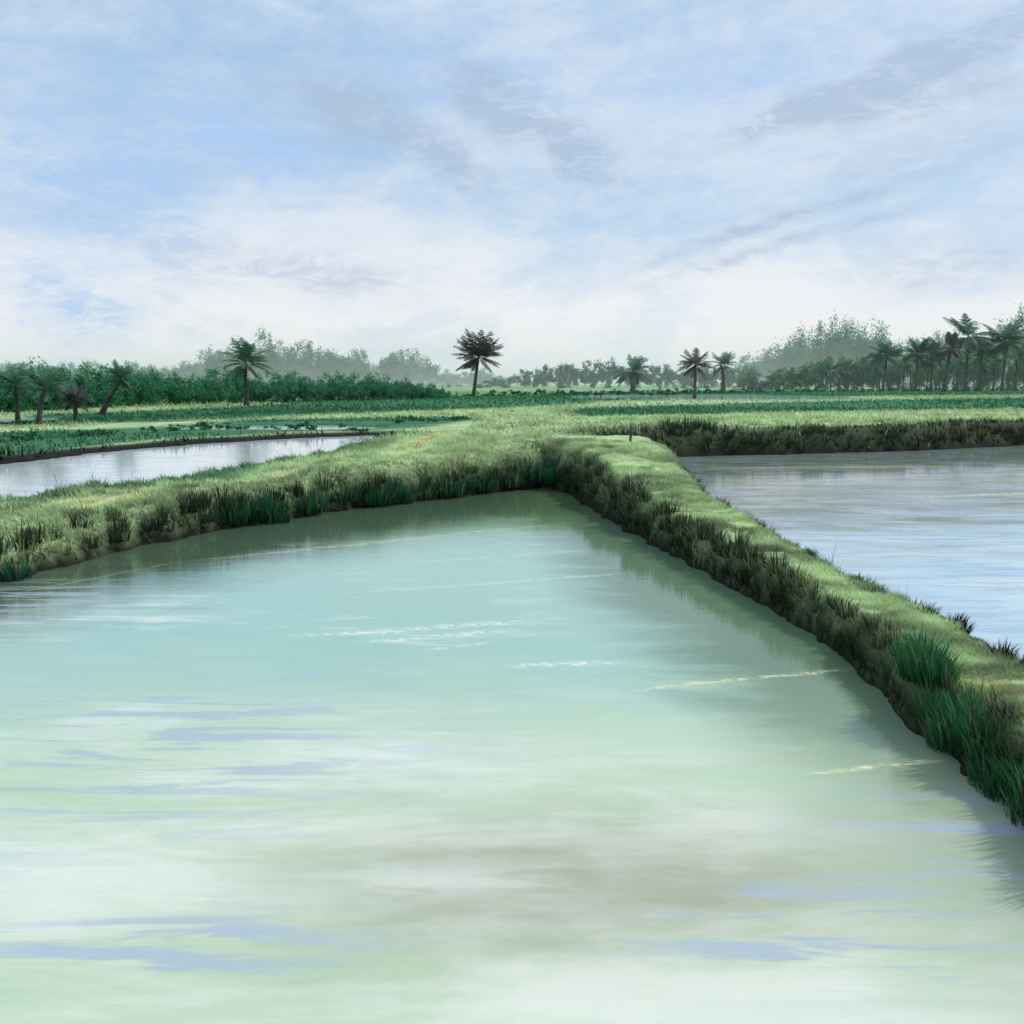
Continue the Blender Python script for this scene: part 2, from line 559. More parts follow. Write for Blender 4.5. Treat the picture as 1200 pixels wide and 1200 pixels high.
def water_material(name, shallow_reflect, teal, pale, murk, blue, kind):
    film = None
    m, g, out = new_mat(name)
    b = g.nodes.new('ShaderNodeBsdfPrincipled')
    t = g.nodes.new('ShaderNodeTexCoord')
    P = t.outputs['Object']
    X, Y, Z = sep(g, P)
    big = noise(g, comb(g, X * 0.55, Y * 0.9, 0.0), 0.22, 5, 0.6, 0.5)
    mid = noise(g, comb(g, X * 0.35, Y * 1.0, 3.0), 0.8, 6, 0.66, 0.3)
    fine = noise(g, comb(g, X * 0.25, Y * 1.0, 7.0), 4.0, 5, 0.6, 0.4)
    wob = mid * 2.0 - 1.0
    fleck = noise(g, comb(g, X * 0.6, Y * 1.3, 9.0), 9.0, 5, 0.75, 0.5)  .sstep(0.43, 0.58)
    if kind == 'near':
        # clear turquoise shelf farther out, milky green close by
        f_teal = (Y + wob * 5.0).sstep(8.0, 13.5)
        c = mixc(g, f_teal, pale, teal)
        f_white = (mid * 0.85 + big * 0.45 + fine * 0.12 - 0.12 * f_teal).sstep(0.62, 0.84)
        c = mixc(g, f_white * 0.85, c, (0.77, 0.79, 0.69))
        f_moss = (mid * 0.9 + fine * 0.25).sstep(0.36, 0.52, 1.0, 0.0) * Y.sstep(7.5, 10.5, 1.0, 0.25)
        c = mixc(g, f_moss * 0.75, c, (0.36, 0.56, 0.34))
        f_murk = (((X - 0.5) * (X - 0.5) * 0.22 + (Y - 6.9) * (Y - 6.9) * 1.1 + wob * 1.5 + fine * 0.5 - 0.25) * -0.9).exp().mn(1.0)
        c = mixc(g, f_murk * 0.9, c, murk)
        wx, wy = at(525, 1032)
        f_wp = (((X - wx) * (X - wx) * 0.9 + (Y - wy) * (Y - wy) * 14.0 + wob * 1.4) * -1.0).exp().mn(1.0) * fine.sstep(0.3, 0.55)
        c = mixc(g, f_wp * 0.45, c, (0.80, 0.83, 0.77))
        f_left = (X + wob * 1.6).sstep(-9.5, -5.5, 0.85, 0.0) * (Y + wob * 2).sstep(9.0, 11.5)
        c = mixc(g, f_left, c, murk)
        # dark reflection of the right bund and far corner, painted into the colour
        f_sh = ((X + Y * 0.14) + wob * 1.3).sstep(2.8, 4.7) * Y.sstep(5.0, 13.0, 0.35, 1.0)
        c = mixc(g, f_sh * 0.85, c, shallow_reflect)
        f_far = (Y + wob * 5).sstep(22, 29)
        c = mixc(g, f_far * 0.95, c, shallow_reflect)
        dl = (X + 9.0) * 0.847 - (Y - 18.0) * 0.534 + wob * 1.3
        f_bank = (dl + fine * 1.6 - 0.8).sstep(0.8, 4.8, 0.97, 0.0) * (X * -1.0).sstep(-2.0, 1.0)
        c = mixc(g, f_bank, c, (0.060, 0.100, 0.060))  # reflection of the broad bund painted dark into the water colour
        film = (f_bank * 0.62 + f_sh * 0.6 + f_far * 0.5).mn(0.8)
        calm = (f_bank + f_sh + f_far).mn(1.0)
    else:
        f_grey = (mid * 0.8 + fine * 0.3).sstep(0.45, 0.62)
        c = mixc(g, (big * 0.6 + mid * 0.5).sstep(0.42, 0.68), teal, pale)
        f_sh = (Y + wob * 9 - X * 0.25).sstep(17, 27) * (0.75 + 0.25 * f_grey) * Y.sstep(100.0, 120.0, 1.0, 0.0)
        c = mixc(g, f_sh * 0.95, c, shallow_reflect)
        film = f_sh * (0.0 if kind == 'plain' else 1.0)
        calm = Y.sstep(20.0, 40.0)
    # wind-ruffled lanes, their blue sky reflection painted into the colour
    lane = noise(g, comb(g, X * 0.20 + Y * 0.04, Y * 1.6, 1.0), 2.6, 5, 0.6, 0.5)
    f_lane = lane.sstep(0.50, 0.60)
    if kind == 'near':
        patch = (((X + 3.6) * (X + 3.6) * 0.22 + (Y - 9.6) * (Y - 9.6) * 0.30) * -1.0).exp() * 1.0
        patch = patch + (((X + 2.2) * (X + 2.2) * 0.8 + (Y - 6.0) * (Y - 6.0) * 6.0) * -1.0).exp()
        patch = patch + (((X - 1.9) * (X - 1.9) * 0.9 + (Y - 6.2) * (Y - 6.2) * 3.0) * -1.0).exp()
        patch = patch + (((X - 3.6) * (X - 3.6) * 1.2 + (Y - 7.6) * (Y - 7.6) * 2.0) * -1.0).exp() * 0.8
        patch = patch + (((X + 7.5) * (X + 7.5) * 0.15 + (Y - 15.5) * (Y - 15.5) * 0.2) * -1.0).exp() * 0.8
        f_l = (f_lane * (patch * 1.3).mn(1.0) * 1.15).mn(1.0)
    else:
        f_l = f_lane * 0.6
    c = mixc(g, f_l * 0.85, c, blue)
    # yellow sun glints and white streaks painted into the water colour
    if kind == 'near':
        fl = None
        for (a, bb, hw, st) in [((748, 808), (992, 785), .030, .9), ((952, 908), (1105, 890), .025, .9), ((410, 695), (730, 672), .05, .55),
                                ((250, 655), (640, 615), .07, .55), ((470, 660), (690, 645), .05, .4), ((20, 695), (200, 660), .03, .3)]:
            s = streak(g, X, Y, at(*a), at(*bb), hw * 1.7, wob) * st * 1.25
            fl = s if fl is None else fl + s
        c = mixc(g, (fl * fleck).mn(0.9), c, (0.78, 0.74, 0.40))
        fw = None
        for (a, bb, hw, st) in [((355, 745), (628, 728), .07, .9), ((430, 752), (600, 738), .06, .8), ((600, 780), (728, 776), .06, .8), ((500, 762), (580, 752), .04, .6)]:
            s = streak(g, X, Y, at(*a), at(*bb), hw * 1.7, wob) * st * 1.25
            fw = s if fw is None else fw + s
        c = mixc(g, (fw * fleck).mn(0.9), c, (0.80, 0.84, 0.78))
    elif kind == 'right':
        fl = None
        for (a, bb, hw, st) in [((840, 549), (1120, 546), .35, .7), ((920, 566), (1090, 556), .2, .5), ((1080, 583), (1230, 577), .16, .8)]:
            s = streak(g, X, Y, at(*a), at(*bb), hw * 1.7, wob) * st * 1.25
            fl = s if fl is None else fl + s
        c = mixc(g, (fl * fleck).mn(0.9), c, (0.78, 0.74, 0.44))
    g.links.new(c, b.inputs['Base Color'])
    b.inputs['IOR'].default_value = 1.333
    if film is not None:
        g.links.new((film * -0.47 + 0.5).s, b.inputs['Specular IOR Level'])
    b.inputs['Roughness'].default_value = 0.04
    rip = noise(g, comb(g, X * 0.8, Y * 1.6, 0.0), 3.5, 5, 0.55, 0.6)
    rip2 = noise(g, comb(g, X * 0.7, Y * 2.4, 4.0), 13.0, 3, 0.5, 0.4)
    hgt = (rip * 0.6 + rip2 * (f_l * 0.6 + 0.14)) * (1.0 - calm * 0.72)
    bu = g.nodes.new('ShaderNodeBump')
    bu.inputs['Strength'].default_value = 0.22
    bu.inputs['Distance'].default_value = 0.04
    g.links.new(hgt.s, bu.inputs['Height'])
    g.links.new(bu.outputs[0], b.inputs['Normal'])
    g.links.new(b.outputs[0], out.inputs[0])
    return m


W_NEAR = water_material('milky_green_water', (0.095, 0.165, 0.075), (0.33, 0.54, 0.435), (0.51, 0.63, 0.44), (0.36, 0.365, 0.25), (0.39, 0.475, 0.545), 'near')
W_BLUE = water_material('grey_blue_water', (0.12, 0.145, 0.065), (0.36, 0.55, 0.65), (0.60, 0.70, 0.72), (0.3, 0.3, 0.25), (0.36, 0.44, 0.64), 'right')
W_PALE = water_material('pale_water', (0.68, 0.74, 0.72), (0.66, 0.74, 0.72), (0.78, 0.82, 0.80), (0.3, 0.3, 0.25), (0.36, 0.42, 0.62), 'plain')
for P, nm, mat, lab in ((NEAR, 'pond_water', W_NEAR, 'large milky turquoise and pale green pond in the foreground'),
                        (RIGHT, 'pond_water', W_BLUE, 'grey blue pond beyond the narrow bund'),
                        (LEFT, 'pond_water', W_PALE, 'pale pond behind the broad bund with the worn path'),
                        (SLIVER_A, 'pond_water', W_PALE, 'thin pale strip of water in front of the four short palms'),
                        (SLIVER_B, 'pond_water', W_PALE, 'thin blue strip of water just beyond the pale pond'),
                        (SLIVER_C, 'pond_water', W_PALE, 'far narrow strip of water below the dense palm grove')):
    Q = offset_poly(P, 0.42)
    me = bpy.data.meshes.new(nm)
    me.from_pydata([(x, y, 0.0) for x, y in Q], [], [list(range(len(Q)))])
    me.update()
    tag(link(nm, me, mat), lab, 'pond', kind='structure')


# ------------------------------------------------------------------ plant materials
def plant_material(name, rough=0.6, transl=0.25):
    m, g, out = new_mat(name)
    a = g.nodes.new('ShaderNodeAttribute')
    a.attribute_name = 'tint'
    d = g.nodes.new('ShaderNodeBsdfPrincipled')
    d.inputs['Roughness'].default_value = rough
    d.inputs['Specular IOR Level'].default_value = 0.25
    g.links.new(a.outputs['Color'], d.inputs['Base Color'])
    t = g.nodes.new('ShaderNodeBsdfTranslucent')
    g.links.new(a.outputs['Color'], t.inputs['Color'])
    mx = g.nodes.new('ShaderNodeMixShader')
    mx.inputs[0].default_value = transl
    g.links.new(d.outputs[0], mx.inputs[1])
    g.links.new(t.outputs[0], mx.inputs[2])
    g.links.new(mx.outputs[0], out.inputs[0])
    return m


M_GRASS = plant_material('grass_blades', 0.6, 0.4)
M_LEAF = plant_material('leaves', 0.55, 0.2)


def bark_material():
    m, g, out = new_mat('palm_bark')
    b = g.nodes.new('ShaderNodeBsdfPrincipled')
    t = g.nodes.new('ShaderNodeTexCoord')
    X, Y, Z = sep(g, t.outputs['Object'])
    n = noise(g, comb(g, X * 2.0, Y * 2.0, Z * 6.0), 1.5, 5, 0.6)
    c = mixc(g, n.sstep(0.35, 0.65), (0.028, 0.030, 0.024), (0.085, 0.085, 0.070))
    g.links.new(c, b.inputs['Base Color'])
    b.inputs['Roughness'].default_value = 0.9
    g.links.new(b.outputs[0], out.inputs[0])
    return m


M_BARK = bark_material()


def blades_mesh(name, base, h, w, lean, tint, tip_mul=1.2, base_mul=0.62):
    """bent grass blades: base (n,3), heights, widths, lean vectors (n,2), tint (n,3)"""
    n = len(base)
    a = rng.random(n) * math.tau
    wx, wy = np.cos(a) * w * 0.5, np.sin(a) * w * 0.5
    mid = base + np.stack([lean[:, 0] * 0.35, lean[:, 1] * 0.35, h * 0.58], 1)
    tip = base + np.stack([lean[:, 0], lean[:, 1], h], 1)
    off = np.stack([wx, wy, np.zeros(n)], 1)
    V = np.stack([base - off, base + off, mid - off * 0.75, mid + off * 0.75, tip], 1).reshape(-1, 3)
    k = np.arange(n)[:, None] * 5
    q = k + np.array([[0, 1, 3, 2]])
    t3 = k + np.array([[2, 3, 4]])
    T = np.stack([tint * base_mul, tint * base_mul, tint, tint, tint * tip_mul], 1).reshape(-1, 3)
    return np_mesh(name, V, [q, t3], np.clip(T, 0, 0.9))


def scatter(x0, x1, y0, y1, n, keep):
    x = rng.uniform(x0, x1, n)
    y = rng.uniform(y0, y1, n)
    z, d, ds, H = height(x, y, True)
    k = keep(x, y, z, d, ds, H) & (z > np.interp(np.hypot(x, y), [8, 20, 35], [0.07, 0.14, 0.26]) * rng.uniform(0.3, 1.5, n))
    return x[k], y[k], z[k], d[k], [q[k] for q in ds], H[k]


def make_turf(lab, box, n, keep, hmul, wid):
    x, y, z, d, ds, H = scatter(*box, n, keep)
    t = land_tint(x, y, z, d, ds, H)
    jit = 0.72 + 0.6 * rng.random((len(x), 1))
    hue = 1 + (rng.random((len(x), 1)) - 0.5) * np.array([[0.5, 0.1, 0.35]])
    clump = 1 + fbm(x, y, 1.3, 3) * 1.1
    t = t * jit * hue * np.clip(clump, 0.55, 1.6)[:, None]
    dry = (rng.random(len(x)) < np.clip(0.06 + fbm(x, y, 0.25, 3) * 0.25, 0, 0.3))
    t[dry] = t[dry] * 0.4 + YEL * 0.5
    r = np.hypot(x, y)
    side = np.clip((0.85 - z / np.maximum(H, .05)) / 0.5, 0, 1)
    stalk = rng.random(len(x)) < 0.012
    t[stalk] = t[stalk] * 0.5 + YEL * 0.3
    h = hmul * (0.6 + 0.9 * rng.random(len(x))) * (1 + 1.0 * side) * np.clip(1 + fbm(x, y, 0.9, 3) * 1.3, 0.35, 2.0) * np.clip(1 + vnoise(x, y, 3.2) * 1.5, 0.4, 1.9) * np.where(stalk, 2.6, 1.0)
    ln = (rng.random((len(x), 2)) - 0.5) * (0.6 + 1.6 * rng.random((len(x), 1))) * h[:, None] + np.array([[-0.16, -0.05]]) * h[:, None]
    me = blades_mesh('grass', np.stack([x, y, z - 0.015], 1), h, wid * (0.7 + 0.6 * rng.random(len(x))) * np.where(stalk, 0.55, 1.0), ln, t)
    return tag(link('grass', me, M_GRASS), lab, 'grass', kind='stuff')


# right bund, near part and far part
make_turf('light green grass covering the narrow bund between the two ponds', (2.2, 6.2, 4.5, 14), 300000,
          lambda x, y, z, d, ds, H: (ds[0] < 2.2) & (ds[1] < 2.6), 0.060, 0.008)
make_turf('light green grass on the far half of the narrow bund', (1.0, 7, 14, 37), 260000,
          lambda x, y, z, d, ds, H: (ds[0] < 6) & (ds[1] < 6) & (x > 0.6), 0.075, 0.016)
make_turf('meadow grass covering the broad bund with the worn path', (-26, 1.5, 9, 46), 300000,
          lambda x, y, z, d, ds, H: (ds[0] < 14) & (ds[0] + ds[2] < 22), 0.12, 0.026)
make_turf('rough grass on the fields beyond the broad bund', (-60, 60, 40, 130), 240000,
          lambda x, y, z, d, ds, H: (np.abs(x) < y * 0.62) & ~((ds[0] + ds[2] < 22) & (y < 46)) & ~((np.abs(x + 17) < 14) & (y > 66) & (y < 84)), 0.15, 0.09)

make_turf('far rough grass towards the tree line', (-150, 170, 128, 330), 260000,
          lambda x, y, z, d, ds, H: np.abs(x) < y * 0.58, 0.22, 0.22)

# dark sedge and reed clumps along the water's edge: one mesh per clump
def clump_mesh(name, n, h, spread, wid, c0, c1, leanf=0.45):
    a = rng.random(n) * math.tau
    r = np.sqrt(rng.random(n)) * spread
    b = np.stack([np.cos(a) * r, np.sin(a) * r, np.full(n, -0.06)], 1)
    hh = h * (0.45 + 0.65 * rng.random(n)) * (1 - 0.4 * (r / spread) ** 2)
    dirv = np.stack([np.cos(a), np.sin(a)], 1) * (r / spread)[:, None]
    ln = dirv * hh[:, None] * leanf + (rng.random((n, 2)) - 0.5) * hh[:, None] * 0.35
    f = rng.random((n, 1))
    t = np.array(c0)[None] * (1 - f) + np.array(c1)[None] * f
    dry = rng.random(n) < 0.08
    t[dry] = np.array((0.20, 0.19, 0.09)) * (0.5 + rng.random((dry.sum(), 1)))
    t *= 1 + (rng.random((n, 1)) - 0.5) * np.array([[0.9, 0.3, 0.5]])
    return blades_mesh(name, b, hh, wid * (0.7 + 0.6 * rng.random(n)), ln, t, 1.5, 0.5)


SEDGE = [clump_mesh('sedge_tuft', 46, 0.42, 0.13, 0.014, (0.020, 0.028, 0.018), (0.065, 0.100, 0.042)) for _ in range(5)]
SEDGE_FAR = [clump_mesh('sedge_tuft', 60, 0.80, 0.30, 0.030, (0.018, 0.026, 0.016), (0.055, 0.090, 0.040)) for _ in range(5)]
REED = [clump_mesh('reed_clump', 150, 0.60, 0.22, 0.014, (0.014, 0.090, 0.036), (0.050, 0.21, 0.080)) for _ in range(4)]
REED_FAR = [clump_mesh('reed_clump', 110, 1.15, 0.48, 0.045, (0.010, 0.075, 0.036), (0.030, 0.17, 0.075)) for _ in range(4)]
CLOD = [clump_mesh('grass_tuft', 70, 0.30, 0.20, 0.022, (0.008, 0.010, 0.009), (0.022, 0.028, 0.018), 0.9) for _ in range(3)]
for m_ in CLOD + SEDGE + SEDGE_FAR + REED + REED_FAR:
    m_.materials.append(M_GRASS)


def along(P, i0, i1, step, inset, jitter):
    """points along the waterline between two polygon corners, pushed out on to the bank"""
    pts = []
    Q = np.array(P[i0:i1 + 1])
    for k in range(len(Q) - 1):
        a, b = Q[k], Q[k + 1]
        L = np.linalg.norm(b - a)
        n = np.array(((b - a)[1], -(b - a)[0])) / L
        # outward side
        m = (a + b) / 2 + n * 0.2
        if sdf(np.array(P), np.array([m[0]]), np.array([m[1]]))[0] < 0:
            n = -n
        s = rng.random() * step(np.linalg.norm(a))
        while s < L:
            p = a + (b - a) * s / L + n * (inset(np.linalg.norm(a)) * (0.3 + rng.random() * jitter))
            pts.append(p)
            s += step(np.linalg.norm(p)) * (0.6 + 0.8 * rng.random())
    return pts


def plant(name, meshes, pts, lab, group, cat, smin=0.75, smax=1.3):
    pts = [p for p in pts if p[1] > 4 and abs(p[0]) < 0.60 * p[1]]
    for p in pts:
        z = float(height(np.array([p[0]]), np.array([p[1]]))[0])
        o = bpy.data.objects.new(name, meshes[rng.integers(len(meshes))])
        s = smin + (smax - smin) * rng.random()
        o.location = (p[0], p[1], max(z, -0.05))
        o.rotation_euler = (0, 0, rng.random() * 6.28)
        o.scale = (s, s, s * (0.8 + 0.4 * rng.random()))
        col.objects.link(o)
        tag(o, lab, cat, group)


def shore(p, zt):
    """walk away from the viewer until the bank is zt above the water"""
    yy = p[1] - 1.0 + np.arange(90) * 0.04
    hh = height(np.full(90, p[0]), yy)
    k = int(np.argmax(hh > zt)) if (hh > zt).any() else 25
    return (p[0], float(yy[k]))


i_l0, i_c, i_r1 = 3, 10, len(NEAR) - 3
near_right = along(NEAR, i_c, i_r1, lambda r: 0.075 + 0.0075 * r, lambda r: 0.12 + 0.005 * r, 1.1)
far_half = [p for p in near_right if p[1] > 15]
near_half = [p for p in near_right if p[1] <= 15]
plant('sedge_tuft', SEDGE, near_half, 'dark thin sedge tuft on the pond side of the narrow bund, near half', 'dark sedge tufts on the near half of the narrow bund', 'sedge', 0.45, 0.9)
plant('sedge_tuft', SEDGE_FAR, far_half, 'dark sedge tuft on the shaded side of the narrow bund, far half', 'dark sedge tufts on the far half of the narrow bund', 'sedge', 0.35, 0.72)
left_edge = [shore((p[0], p[1]), rng.uniform(0.15, 0.65)) for p in along(NEAR, i_l0, i_c, lambda r: 0.30, lambda r: 0.50, 1.3)]
plant('sedge_tuft', SEDGE_FAR, left_edge, 'dark sedge tuft at the waterline of the broad bund', 'dark sedge tufts along the broad bund', 'sedge', 0.35, 0.8)
# dark clods of grass on the blue pond's side of the narrow bund
rp = [p for p in along(RIGHT, 2, 8, lambda r: 0.12 + 0.007 * r, lambda r: 0.22, 1.0) if rng.random() < 0.85]
plant('grass_tuft', CLOD, rp, 'low dark tuft overhanging the blue pond from the narrow bund', 'low dark tufts over the blue pond', 'grass tuft', 0.5, 0.95)
# reeds
fb_pts = along(RIGHT, 10, 15, lambda r: 0.55, lambda r: 0.5, 1.5)
plant('sedge_tuft', SEDGE_FAR, fb_pts, 'dark sedge tuft on the far bank of the blue pond', 'dark sedge tufts on the far bank of the blue pond', 'sedge', 0.5, 1.0)
plant('reed_clump', REED_FAR, [shore(at(x_, 530), 0.05) for x_ in (778, 790, 803, 815, 826)], 'dark green reed clump at the far inner end of the blue pond', 'reed clumps at the far end of the blue pond', 'reeds', 0.6, 0.9)
plant('reed_clump', REED, [p for p in along(NEAR, i_r1 - 3, i_r1 + 1, lambda r: 0.13, lambda r: 0.13, 1.0) if p[1] < 10.6],
      'bright dark green reed clump at the near end of the narrow bund', 'reed clumps at the near end of the narrow bund', 'reeds', 0.6, 1.0)
wl = [at(x, y) for x, y in ((228, 627), (245, 625), (300, 613), (332, 609), (425, 594), (440, 593), (468, 590), (535, 582), (560, 579), (590, 576), (262, 622), (290, 616), (318, 611), (345, 607), (372, 602), (410, 596), (455, 591), (480, 588), (500, 586), (522, 584), (545, 581), (575, 578), (600, 575), (622, 573), (645, 571), (655, 572))]

plant('reed_clump', REED_FAR, [shore((p[0] + rng.normal() * .15, p[1]), rng.uniform(0.0, 0.22)) for p in wl], 'dark green reed clump in the water margin of the broad bund',
      'reed clumps along the broad bund', 'reeds', 0.5, 0.85)
p0 = at(18, 680)
plant('reed_clump', REED_FAR, [shore(p0, 0.02)], 'lone dark green reed clump at the low end of the broad bund', None, 'reeds', 0.5, 0.52)


# ------------------------------------------------------------------ palms
def tube(path, radii, sides=9):
    V, F = [], []
    path = np.array(path)
    for i, (p, r) in enumerate(zip(path, radii)):
        t = path[min(i + 1, len(path) - 1)] - path[max(i - 1, 0)]
        t = t / np.linalg.norm(t)
        u = np.cross(t, (0, 1, 0.01)); u /= np.linalg.norm(u)
        v = np.cross(t, u)
        for k in range(sides):
            a = math.tau * k / sides
            V.append(p + (u * math.cos(a) + v * math.sin(a)) * r)
    n = len(path)
    for i in range(n - 1):
        for k in range(sides):
            F.append((i * sides + k, i * sides + (k + 1) % sides, (i + 1) * sides + (k + 1) % sides, (i + 1) * sides + k))
    c = len(V)
    V.append(path[-1])
    tri = [((n - 1) * sides + k, (n - 1) * sides + (k + 1) % sides, c) for k in range(sides)]
    return np.array(V), np.array(F), np.array(tri)


def trunk_mesh(bend, rough):
    """unit-height trunk from the origin, top at (bend, 0, 1)"""
    k = 22
    path, rad = [], []
    for i in range(k):
        t = i / (k - 1)
        path.append((bend * t ** 1.6, 0.012 * math.sin(t * 7), t - 0.02 * (i == 0)))
        rad.append((0.030 + 0.020 * math.exp(-t * 9) - 0.008 * t) * (1 + rough * (0.14 if i % 2 else -0.06)))
    V, F, T = tube(path, rad)
    return np_mesh('trunk', V, [F, T], None, True)


def crown_mesh(nf, up, droop, col0, col1, seed, gap=0.0, size=1.0):
    """unit crown: fronds about 1 long radiating from the origin"""
    r = np.random.default_rng(seed)
    V, F, T = [], [], []

    def quad(a, b, c_, d, t):
        k = len(V)
        V.extend((a, b, c_, d)); T.extend((t, t, t, t)); F.append((k, k + 1, k + 2, k + 3))
    for i in range(nf):
        a = math.tau * (i * 0.381966 + 0.05 * r.normal())
        if gap and math.cos(a - 2.6) > 0.75 and r.random() < gap:
            continue
        s = r.random()
        el0 = math.radians(-30 + 108 * s ** up)
        L = size * (0.78 + 0.35 * r.random())
        ca, sa = math.cos(a), math.sin(a)
        pts = []
        p = np.zeros(3)
        e = el0
        n = 9
        for j in range(n + 1):
            pts.append(p.copy())
            p = p + np.array((math.cos(e) * ca, math.cos(e) * sa, math.sin(e))) * L / n
            e -= droop * (0.4 + j / n) / n * (0.5 + math.cos(e)) * (0.7 + 0.6 * r.random())
        side = np.array((-sa, ca, 0.0))
        f = r.random()
        base = np.array(col0) * (1 - f) + np.array(col1) * f
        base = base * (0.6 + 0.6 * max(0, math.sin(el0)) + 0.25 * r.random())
        for j in range(n):
            w = 0.018 * (1 - j / (n + 1))
            quad(pts[j] - side * w, pts[j] + side * w, pts[j + 1] + side * w, pts[j + 1] - side * w, tuple(base * 0.9))
        m = 17
        for q in range(m):
            t = 0.16 + 0.84 * q / (m - 1)
            x = t * n
            j = min(int(x), n - 1)
            c_ = pts[j] + (pts[j + 1] - pts[j]) * (x - j)
            ax = pts[j + 1] - pts[j]
            ax = ax / np.linalg.norm(ax)
            up_ = np.cross(side, ax)
            ll = 0.34 * L * (math.sin(math.pi * min(0.96, 0.16 + 0.80 * t)) ** 0.8) * (0.8 + 0.4 * r.random())
            for sg in (-1, 1):
                dv = side * sg * 0.72 + ax * 0.72 - up_ * (0.05 + 0.30 * r.random()) * sg * (1 if up_[2] > 0 else -1) * 0 + np.array((0, 0, -0.25 - 0.3 * r.random()))
                dv = dv / np.linalg.norm(dv)
                tip = c_ + dv * ll
                wv = ax * 0.020 * size
                tt = tuple(np.clip(base * (0.75 + 0.5 * r.random()), 0, 1))
                md = c_ + dv * ll * 0.55 + np.array((0, 0, 0.01))
                quad(c_ - wv, c_ + wv, md + wv, md - wv, tt)
                k = len(V)
                V.extend((md - wv, md + wv, tip)); T.extend((tt, tt, tt)); F.append((k, k + 1, k + 2))
    q4 = np.array([f for f in F if len(f) == 4])
    q3 = np.array([f for f in F if len(f) == 3])
    # fibrous heart of the crown
    V = np.array(V)
    return np_mesh('crown', V, [q4, q3], np.array(T))


GREEN0, GREEN1 = (0.060, 0.150, 0.090), (0.110, 0.230, 0.140)
DUSK0, DUSK1 = (0.050, 0.048, 0.048), (0.10, 0.095, 0.09)
CROWN_GREEN = [crown_mesh(34, 1.15, 0.75, GREEN0, GREEN1, 11 + k, 0.0) for k in range(4)]
CROWN_DUSK = [crown_mesh(30, 1.15, 0.55, DUSK0, DUSK1, 31 + k, 0.5) for k in range(2)]
CROWN_ROUND = crown_mesh(44, 0.95, 0.35, DUSK0, DUSK1, 97, 0.0, 0.92)
CROWN_UP = [crown_mesh(26, 0.8, 0.55, GREEN0, GREEN1, 51 + k, 0.0) for k in range(2)]
CROWN_THIN = [crown_mesh(20, 0.8, 1.0, (0.04, 0.145, 0.075), (0.08, 0.22, 0.115), 71 + k, 0.3) for k in range(4)]
TRUNKS = [trunk_mesh(0.0, 1), trunk_mesh(0.05, 1), trunk_mesh(-0.05, 1)]
TRUNK_BENT = trunk_mesh(0.40, 1)
TRUNK_LEAN = trunk_mesh(0.14, 1)
for m_ in [CROWN_ROUND] + CROWN_GREEN + CROWN_DUSK + CROWN_UP + CROWN_THIN:
    m_.materials.append(M_LEAF)
for m_ in TRUNKS + [TRUNK_BENT, TRUNK_LEAN]:
    m_.materials.append(M_BARK)


def palm(bx, by, cy, hw, trunk, crown, lab, group=None, thick=1.0, depth=None, bend=0.0):
    """base pixel, crown-centre pixel row, crown half width in pixels"""
    if group or 'grove' in lab:
        cy += 5
    X, Y = at(bx, by, 0.2)
    if depth:
        X, Y = (bx - 600) / 1200.0 * depth, depth
    s = Y / 1200.0
    zc = CAM_H - (cy - 447) * s
    gz_ = float(height(np.array([X]), np.array([Y]))[0])
    h = max(zc - gz_, 1.0)
    root = empty('palm_tree', (X, Y, gz_), rng.normal() * 0.15)
    tag(root, lab, 'palm tree', group)
    t = link('trunk', trunk, None, root)
    rad = thick * hw * s / 0.034 * 0.10
    t.scale = (rad if bend == 0 else h, rad, h)
    if bend:
        t.data = trunk
    c = link('crown', crown, None, root)
    cs = hw * s * 1.25
    c.scale = (cs, cs, cs)
    c.location = ((bend * h) if bend else 0, 0, h)
    c.rotation_euler = (0, math.radians(12 if bend > 0.2 else rng.normal() * 5), rng.random() * 6.28 if not bend else 0.6)
    return root


def lean_trunk(bend, r):
    """trunk of unit height whose radius r is relative to its height"""
    k = 22
    path, rad = [], []
    for i in range(k):
        t = i / (k - 1)
        path.append((bend * (0.75 * t + 0.25 * t * t), 0.0, t - 0.02 * (i == 0)))
        rad.append(r * (1 + 0.5 * math.exp(-t * 9) - 0.25 * t) * (1.10 if i % 2 else 0.96))
    V, F, T = tube(path, rad)
    me = np_mesh('trunk', V, [F, T], None, True)
    me.materials.append(M_BARK)
    return me


G1 = CROWN_GREEN
palm(21, 497, 452, 24, TRUNKS[0], CROWN_UP[0], 'tall ragged green palm at the outer end of the four short palms', thick=1.25)
palm(45, 498, 455, 23, lean_trunk(0.22, 0.075), CROWN_UP[1], 'green palm tilted slightly outward, second of the four short palms', bend=0.22)
palm(89, 494, 467, 19, TRUNKS[0], CROWN_DUSK[0], 'squat dark palm with a stiff spiky crown, shortest of all the palms', thick=1.7)
palm(119, 487, 445, 19, lean_trunk(0.58, 0.07), G1[0], 'strongly leaning palm with a small crown blown to one side', bend=0.58)
palm(289, 476, 426, 25, TRUNKS[0], G1[1], 'tall green palm alone in front of the low dark tree belt', thick=1.15)
palm(555, 465, 419, 27, lean_trunk(0.13, 0.045), CROWN_ROUND, 'dark solitary palm standing against the white sky at the horizon', bend=0.13)
palm(741, 461, 436, 21, TRUNKS[1], G1[2], 'bushy green palm alone beside the end of the far water strip', thick=1.5)
palm(814, 466, 428, 20, TRUNKS[0], CROWN_DUSK[0], 'dark brown palm with wide flat fronds next to a paler green palm', thick=1.1)
palm(848, 460, 428, 15, TRUNKS[2], CROWN_UP[0], 'paler upright green palm close beside the dark brown palm', thick=1.7)
